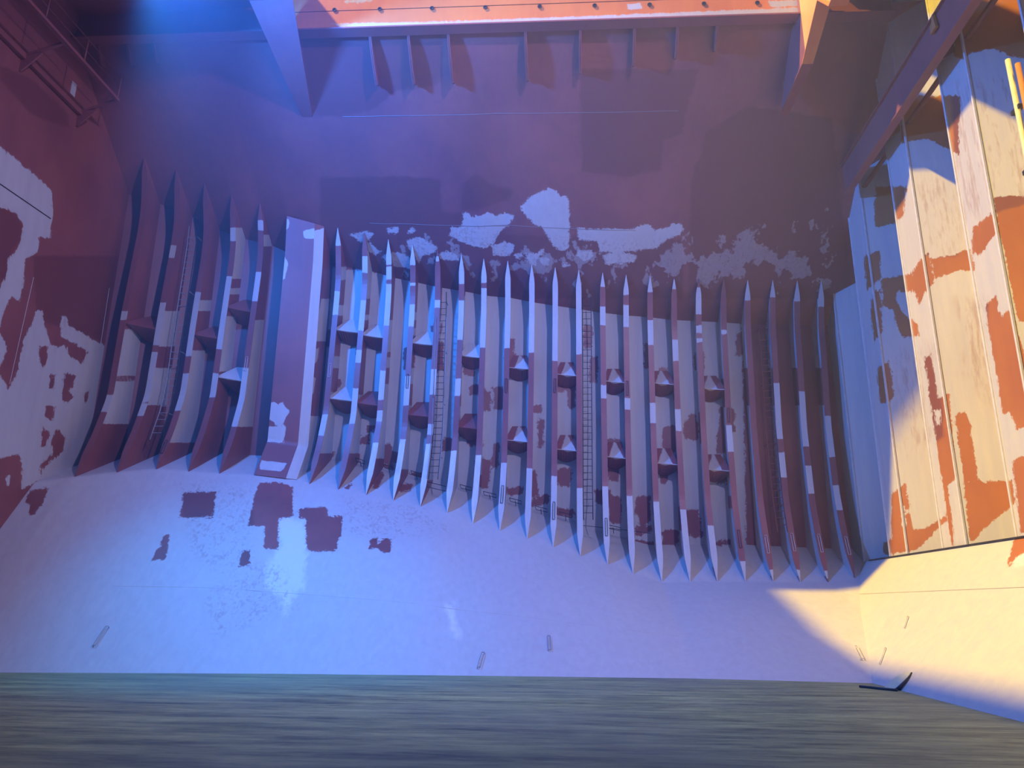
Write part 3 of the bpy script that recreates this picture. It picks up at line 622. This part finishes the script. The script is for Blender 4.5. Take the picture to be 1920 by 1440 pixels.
# ------------------------------------------------------------------ tripping brackets between frames
TB = [(0,265,603,'r'),(2,380,625,'r'),(3,441,573,'r'),(3,425,706,'g'),(7,650,615,'g'),(7,638,746,'g'),(8,698,625,'g'),(8,684,755,'r'),(10,790,640,'g'),(10,782,777,'r'),(12,882,664,'g'),(12,875,800,'r'),
      (14,970,687,'m'),(14,966,825,'m'),(16,1063,700,'m'),(16,1060,842,'m'),(18,1152,713,'m'),(18,1152,856,'m'),(20,1243,717,'m'),(20,1250,868,'m'),(22,1340,727,'m'),(22,1350,880,'m')]
cnt = {}
for (k, x, y, col) in TB:
    pr0, pr1 = fprof(k), fprof(k+1)
    z0 = at(x, y, float(Ym_i(k)))[2]
    f0 = np.array([np.interp(z0, pr0[2], pr0[0]), np.interp(z0, pr0[2], pr0[1]), z0]); f1 = np.array([np.interp(z0, pr1[2], pr1[0]), np.interp(z0, pr1[2], pr1[1]), z0])
    hgt = .85; ns = 12; v = []; S = np.linspace(0, 1, ns)
    base = (f0+f1)/2
    for s in S:                                        # front edge: dips towards the shell in the middle
        p = f0 + (f1-f0)*s; sag = math.sin(math.pi*s)
        v.append((p[0], p[1]+.04+.22*sag, z0 + .05*sag - .10*s))
    for s in S:
        p = f0 + (f1-f0)*s; u = .22+.56*s; px_ = f0[0] + (f1[0]-f0[0])*u
        v.append((px_, float(Ysh_X(px_))-.02, z0+hgt))
    for s in S:
        p = f0 + (f1-f0)*s; v.append((p[0], float(Ysh_X(p[0]))-.02, z0-.05-.10*s-.32*math.sin(math.pi*min(1, .12+.88*s))))  # rear edge bulges down in the outline of the shadow below the hood
    v = np.array(v)-base; f = []
    for j in range(ns-1):
        f.append((j, j+1, ns+j+1, ns+j)); f.append((j+1, j, 2*ns+j, 2*ns+j+1)); f.append((ns+j, ns+j+1, 2*ns+j+1, 2*ns+j))
    f += [(0, ns, 2*ns), (ns-1, 3*ns-1, 2*ns-1)]
    cnt[k] = cnt.get(k, 0)+1; pos = 'upper' if cnt[k] == 1 else 'lower'
    if k in (0, 2): where = {0: 'first bay beside the left bulkhead', 2: 'bay just right of the slanted ladder'}[k]; pos = 'single'
    elif k == 3: where = 'bay left of the box pillar frame'
    else: where = 'bay right of %s frame past pillar' % words[k-7]
    colname = {'r': 'red', 'g': 'grey', 'm': 'red and grey'}[col]
    o = mesh('tripping_bracket', v, f, PAINT_SHARP); o.location = base
    tag(o, '%s hooded bracket, %s in the %s' % (colname, pos, where), 'bracket', 'tripping brackets between hull frames')
    pp = proj(v+base)
    if col == 'm':
        apex = proj([v[ns+ns//2]+base])[0]; g = layers(pp, 'r', [('g', [(apex[0]-2, apex[1]-4), (apex[0]+22, y+14), (apex[0]-16, y+14)])])
        set_attr(o.data, 'grey', np.where(np.arange(3*ns) < 2*ns, g, -60))
    else: set_attr(o.data, 'grey', ([6.0]*ns + [60.0]*ns + [-60.0]*ns) if col == 'g' else [-60.0]*(3*ns))  # grey hoods get a red underside for the shade beneath
    for a in ('smear', 'dark', 'white'): set_attr(o.data, a, [-60.0]*(3*ns))
    bar('edge_strip', [v[j] + np.array([0, -.01, -.01]) for j in range(ns)], .018, DARKRED if col == 'r' else WHITE_BAR, o, 5)

# ------------------------------------------------------------------ ladders
def ladder(i, a, b, off, label, rail_mat, rung_mat, cage=False, one=False):
    """a, b: top and bottom pixels of the ladder centre; off: depth behind the flange line of frame i"""
    z1 = at(*a, float(Ym_i(i))+off)[2]; z0 = at(*b, float(Ym_i(i))+off)[2]
    pr = fprof(i); zs = np.linspace(z0, z1, 24)
    pa = at(*a, float(Ym_i(i))+off); pb = at(*b, float(np.interp(z0, pr[2], pr[1]))+off)
    Y = np.interp(zs, pr[2], pr[1]) + off
    X = pb[0] + (pa[0]-pb[0])*(zs-z0)/(z1-z0)
    org = np.array([X[0], Y[0], z0])
    o = empty('ladder', tuple(org)); tag(o, label, 'ladder', 'ladders between the hull frames')
    c = np.stack([X, Y, zs], -1) - org
    for s in (-1, 1):
        bar('rail', [p + np.array([s*.2, 0, 0]) for p in c[::3]] + [c[-1] + np.array([s*.2, 0, 0])], .022, rail_mat if s == -1 or not one else BLACK, o, 6)
    nr = int((z1-z0)/.3); proto = None
    for k in range(1, nr):
        zz = k*.3; p = np.array([np.interp(zz, c[:, 2], c[:, 0]), np.interp(zz, c[:, 2], c[:, 1]), zz])
        if proto is None:
            proto = bar('rung', [(-.2, 0, 0), (.2, 0, 0)], .014, rung_mat, o, 5); r = proto
        else: r = bpy.data.objects.new('rung', proto.data); C.objects.link(r); r.parent = o
        r.location = p
    for fr in (.12, .4, .68, .95):
        zz = fr*(z1-z0)
        for s in (-1, 1):
            p = np.array([np.interp(zz, c[:, 2], c[:, 0])+s*.2, np.interp(zz, c[:, 2], c[:, 1]), zz])
            bar('stand_off', [p, p + np.array([0, .5, 0])], .014, rail_mat, o, 5)
    if cage:
        for zz0, zz1 in ((0, .42*(z1-z0)), (.42*(z1-z0), .86*(z1-z0))):
            for s in (-1, 1):
                bar('guard_rail', [(np.interp(q_, c[:, 2], c[:, 0])+s*.24, np.interp(q_, c[:, 2], c[:, 1])-.12, q_) for q_ in np.linspace(zz0, zz1, 6)], .018, GALV, o, 6)
    return o
ladder(1, (359,420), (289,832), .35, 'pale slanted ladder between the second and third hull frames from the left', GALV, GALV, one=True)
ladder(11, (829,548), (812,905), .10, 'dark ladder with pale guard rails between frames left of centre', BLACK, BLACK, cage=True)
ladder(17, (1100,562), (1103,978), .3, 'dark vertical ladder between hull frames right of centre', BLACK, BLACK)
ladder(24, (1428,600), (1468,1000), .45, 'dark brown ladder in the shaded bay near the right end', DARKRED, DARKRED)

# foot bars and pipe loops along the shell corner
LOOPS = [(675,860,18),(728,872,18),(780,884,20),(873,910,22),(918,923,24),(966,935,22),(1014,950,22),(1060,961,22),(1150,985,26)]
for k, (x, y, w_) in enumerate(LOOPS):
    i = float(iX(at(x, y, 33)[0])); Y = float(Ysh_X(at(x, y, 33)[0]))-.55
    p = at(x, y, Y); s = w_/1450*Y*.5
    o = empty('bar_loop', tuple(p)); tag(o, 'thin black bar loop at the foot of the shell, %s from the left' % words[k], 'bar loop', 'black bar loops along the foot of the shell')
    bar('loop', [(-s, 0, .04), (s, 0, -.10), (s+.03, .0, -.24), (-s+.05, 0, -.12), (-s, 0, .04)], .016, BLACK, o, 5)
    bar('stem', [(0, 0, -.1), (.02, .3, -.32)], .016, BLACK, o, 5)
p0, p1 = at(800, 903, 32.3), at(836, 912, 32.3)
o = empty('ladder_foot_bar', tuple(p0)); tag(o, 'black foot bar frame under the ladder left of centre', 'bar')
bar('loop', [(0, 0, 0), tuple(p1-p0), tuple(p1-p0 + np.array([0, 0, -.2])), (0, 0, -.22), (0, 0, 0)], .016, BLACK, o, 5)
bar('stem', [(0, 0, -.1), (0, .5, -.1)], .016, BLACK, o, 5)
p0, p1 = at(1090, 985, 33.2), at(1220, 1000, 33.3)
o = bar('hand_line', [p0, (p0+p1)/2+np.array([0, 0, .02]), p1], .014, BLACK, None, 5); tag(o, 'thin dark hand line strung across frame feet right of the dark ladder', 'line')

# grip loops on hopper and stool
def surf_hop(x, y):
    d = ray(x, y); lo, hi = 20.0, 34.0
    for _ in range(40):
        m_ = (lo+hi)/2; p = EYE + d*(m_/d[1])
        if p[2] > float(Zh(p[0], m_)): lo = m_
        else: hi = m_
    return EYE + d*(lo/d[1])
for k, (x, y, dx, hh, mat) in enumerate([(902,1240,4,14,GALV),(1030,1208,-1,13,GALV),(1610,1226,-6,12,WHITE_BAR),(190,1195,12,18,GALV)]):
    a, b = surf_hop(x-dx, y+hh), surf_hop(x+dx, y-hh); off = np.array([.045, 0, 0]); n3 = np.array([0, -.05, .05])
    o = empty('grip_bar', tuple(a)); tag(o, ['thin grey grip bar low on the hopper plating, left of centre','faint grey grip bar low on the hopper plating, right of centre','pale grip bar on the sunlit hopper left of the stool corner','faint grip bar on the blue-lit hopper at far left'][k], 'grip bar', 'grip bars on the lower plating')
    bar('loop', [n3-off, b-a+n3-off, b-a+n3+off, n3+off, n3-off], .012, mat, o, 5)
    for q_ in (n3-off, b-a+n3+off): bar('stud', [q_, q_-n3*1.6], .012, mat, o, 5)
def on_stool(x, y):
    d = ray(x, y); # X = 8.3 + z*(3.7/3.85)
    k_ = (STX-8.3)/STZ; t = (8.3 + k_*CAMH)/(d[0]-k_*d[2]); return EYE + d*t
for k, (a_, b_) in enumerate((((1652,1246),(1663,1216)), ((1698,1178),(1705,1157)))):
    a, b = on_stool(*a_), on_stool(*b_); nn = np.array([-.05, 0, .03])
    o = empty('grip_bar', tuple(a)); tag(o, ['pale grip bar low on the stool plating beside the bilge cover','pale short bar higher on the sunlit stool plating'][k], 'grip bar', 'grip bars on the lower plating')
    bar('bar', [nn, b-a+nn], .018, WHITE_BAR, o, 6)
    for q_ in (nn, b-a+nn): bar('stud', [q_, q_-nn*1.5], .014, WHITE_BAR, o, 5)

# ------------------------------------------------------------------ bilge cover at the stool corner
pc = on_stool(1686, 1290); pt_ = on_stool(1692, 1258)
o = empty('bilge_cover', tuple(pc)); tag(o, 'small pale rounded bilge cover at the foot of the right stool', 'bilge cover')
hz = 1.05*(pt_[2]-pc[2]); k_ = (STX-8.3)/STZ; v = []; f = []; na, nl = 9, 7
for j in range(nl):
    t = j/(nl-1); zz = -.02 + t*hz*1.02; r = .30*math.sqrt(max(0, 1-(t*.93)**2.2))+.03
    for i in range(na):
        a = math.pi*i/(na-1); v.append((zz*k_ - .9*r*math.sin(a)+.02, r*math.cos(a)+.15, zz))
for j in range(nl-1):
    for i in range(na-1): f.append((j*na+i, j*na+i+1, (j+1)*na+i+1, (j+1)*na+i))
f += [tuple((nl-1)*na+i for i in range(na))] + [tuple([j*na for j in range(nl)] + [0])[:-1]] + [tuple(j*na+na-1 for j in range(nl-1, -1, -1))]
mesh('shell', v, f, CREAM, o, True)
v, f = [], []
for j in range(nl):
    t = j/(nl-1); zz = -.02 + t*hz*1.04; r = .31*math.sqrt(max(0, 1-(t*.93)**2.2))+.03
    yy = -r+.15
    v += [(zz*k_-.20*(1-t*.9), yy-.05, zz), (zz*k_-.04, yy-.04, zz), (zz*k_-.02, yy+.02, zz), (zz*k_-.18*(1-t*.9), yy+.02, zz)]
for j in range(nl-1):
    for kk in range(4): f.append((4*j+kk, 4*j+(kk+1) % 4, 4*j+4+(kk+1) % 4, 4*j+4+kk))
f += [(3, 2, 1, 0), tuple(4*(nl-1)+kk for kk in range(4))]
mesh('rubber_lip', v, f, BLACK, o, True)
a, b = atZ(1612, 1287, .03), atZ(1682, 1294, .03)
o = bar('floor_gasket', [a, (a+b)/2, b], .035, BLACK, None, 6); tag(o, 'black strip on the floor left of the bilge cover', 'strip')

# ------------------------------------------------------------------ left walkway along the left bulkhead
p_end = atX(150, 208, XL+.05); zw = p_end[2]; ye = p_end[1]
q_out = at(220, 186, ye); xo = q_out[0]
wk = empty('walkway', (XL, ye, zw)); tag(wk, 'railed open walkway frame high on the left bulkhead', 'walkway')
yn = 4.0; zo = q_out[2]-zw
def WL(x, y, z): return (x-XL, y-ye, z)
box('inner_stringer', WL(XL+.03, yn, -.22), WL(XL+.18, ye, 0), PAINT, wk)
box('outer_stringer', (xo-XL-.06, yn-ye, zo-.12), (xo-XL+.10, 0, zo), PAINT, wk)
for yy in np.arange(0, -20, -3.3):
    hexa('cross_bar', [(.1, yy-.05, -.1), (xo-XL, yy-.05, zo-.1), (xo-XL, yy+.05, zo-.1), (.1, yy+.05, -.1), (.1, yy-.05, 0), (xo-XL, yy-.05, zo), (xo-XL, yy+.05, zo), (.1, yy+.05, 0)], PAINT, wk)
    hexa('bracket', [(0.0, yy-.03, -.7), (.08, yy-.03, -.7), (.08, yy+.03, -.7), (0, yy+.03, -.7), (0, yy-.03, 0), (.75, yy-.03, 0), (.75, yy+.03, 0), (0, yy+.03, 0)], PAINT, wk)
for yy in np.arange(0, -20, -2.2):
    bar('post', [(xo-XL, yy, zo), (xo-XL+.02, yy, zo+1.0)], .025, DARKRED, wk, 6)
for zz in (.5, 1.0):
    bar('handrail', [(xo-XL+.01, 0, zo+zz), (xo-XL+.01, yn-ye, zo+zz)], .02, DARKRED, wk, 6)
pp = atX(138, 167, XL+.02); o = box('notice_plate', (XL+.005, pp[1]-.14, pp[2]-.28), (XL+.02, pp[1]+.14, pp[2]+.28), PAINT, None, 60)
tag(o, 'small blank white plate on the left bulkhead below the walkway', 'plate')

# ------------------------------------------------------------------ right shelf beams under the deck
a0, a1 = (1655, 250), (1745, 92)
xb_ = 11.35; pA = atX(1640, 245, xb_); pB = atX(1786, 0, xb_); pC = atX(1722, 85, xb_)
zS = pC[2]
sb = empty('shelf_beam', (xb_, 28.6, zS)); tag(sb, 'broad dark shelf beam running towards us above the corrugated bulkhead', 'beam')
box('web', (0, 6-28.6, -1.15), (.04, .6, .05), PAINT, sb); box('upper_lip', (-.10, 6-28.6, .05), (.25, .6, .09), PAINT, sb, -60.); box('lower_lip', (-.08, 6-28.6, -1.19), (.22, .6, -1.15), PAINT, sb, -60.)
for yy in (-3.2, -7.4, -11.6): hexa('knee', [(.04, yy-.02, -1.1), (.3, yy-.02, -1.1), (.3, yy+.02, -1.1), (.04, yy+.02, -1.1), (.04, yy-.02, 0), (1.9, yy-.02, 0), (1.9, yy+.02, 0), (.04, yy+.02, 0)], PAINT, sb)
pD = atX(1805, 85, 12.2)
o = bar('shelf_pipe', [(12.2, 29.5, pD[2]), (12.2, 6, pD[2])], .09, DARKRED, None, 8); tag(o, 'dark pipe running below the shelf beam at right', 'pipe')
p = atX(1751, 44, 11.27)
o = empty('lifting_lug', tuple(p)); tag(o, 'small orange lug on the inner edge of the right shelf beam', 'lug')
v = [(-.05, y_, z_) for y_, z_ in ((-.16, -.24), (.2, -.24), (.15, 0), (.04, .08), (-.01, .26), (-.08, .27), (-.11, .03))]
mesh('plate', v + [(x+.08, y_, z_) for x, y_, z_ in v], [tuple(range(7)), tuple(range(13, 6, -1))] + [(i, i+7, (i+1) % 7+7, (i+1) % 7) for i in range(7)], ORANGE, o)

# sounding pipe with clamps on the corrugated bulkhead
p1, p2 = atX(1893, 112, 11.95), atX(1925, 222, 11.95); dy = (p2-p1); yc = p1[1]
o = empty('sounding_pipe', (11.9, yc, p2[2])); tag(o, 'sunlit pale pipe with black clamps at the right edge', 'pipe')
bar('pipe', [(0, 0, STZ+.25-p2[2]), (0, 0, p1[2]-p2[2])], .07, CREAM, o, 8); bar('pipe', [(.05, -.28, STZ+.25-p2[2]), (.05, -.28, p1[2]-p2[2]-.35)], .07, ORANGE, o, 8)
for zz in (-.2, -2.0, -2.6, -5): 
    box('clamp', (-.03, -.12, zz+.6), (.10, .26, zz+.72), BLACK, o)
# raised weld seams on plating
def seam(pts, r=.012, parent=None, mat=SEAM): return bar('weld_seam', pts, r, mat, parent, 5)
xs = np.linspace(-15, 8.5, 30)
seam([(x, float(Yfl_X(x)+.36*(Yb_X(x)-Yfl_X(x))), float(zb_X(x))*.36+.0) for x in xs], .008, hop, WHITE_BAR)
ts_o = bpy.data.objects['wall_topside']; st_o = bpy.data.objects['wall_right_stool']; ll_o = bpy.data.objects['wall_left']
def on_slope(x, y):
    d = ray(x, y); lo, hi = GY, 36.0
    for _ in range(40):
        m_ = (lo+hi)/2; p = EYE + d*(m_/d[1])
        if p[2] < float(Zs(p[0], m_)): lo = m_
        else: hi = m_
    return EYE + d*(lo/d[1])
for (px_, py_, xa, xb2) in ((900, 424, -9, 3), (900, 214, -9.3, 4.5)):
    Ysm = on_slope(px_, py_)[1]; xs = np.linspace(xa, xb2, 20)
    seam([(x, Ysm-.004, float(Zs(x, Ysm))-.004) for x in xs], .010, ts_o, SEAM)
zz = on_stool(1780, 1107)[2]; seam([(8.3+zz*k_, 32, zz), (8.3+zz*k_, 8, zz)], .010, st_o, SEAM)
a, b = atX(0, 345, XL+.003), atX(95, 410, XL+.003); seam([a+(a-b)*.5, a, b], .022, ll_o, BLACK)
for (pa, pb) in (((63,520),(18,720)), ((205,540),(188,650))): seam([atX(*pa, XL+.003), atX(*pb, XL+.003)], .010, ll_o, WHITE_BAR)

# ------------------------------------------------------------------ scattering volume added for the blue veil of light
hz_ = box('haze', (-30, -20, -2), (30, 42, 24.55), None)
hm = bpy.data.materials.new('thin_haze'); hm.use_nodes = True; nt = hm.node_tree; nt.nodes.clear()
ou = nt.nodes.new('ShaderNodeOutputMaterial'); vs = nt.nodes.new('ShaderNodeVolumeScatter')
vs.inputs['Color'].default_value = (.75, .85, 1, 1); vs.inputs['Density'].default_value = .0052; vs.inputs['Anisotropy'].default_value = .2
nt.links.new(vs.outputs[0], ou.inputs['Volume']); hz_.data.materials.append(hm); hz_['kind'] = 'stuff'; hz_['label'] = 'thin haze volume added for the blue veil over the hold'
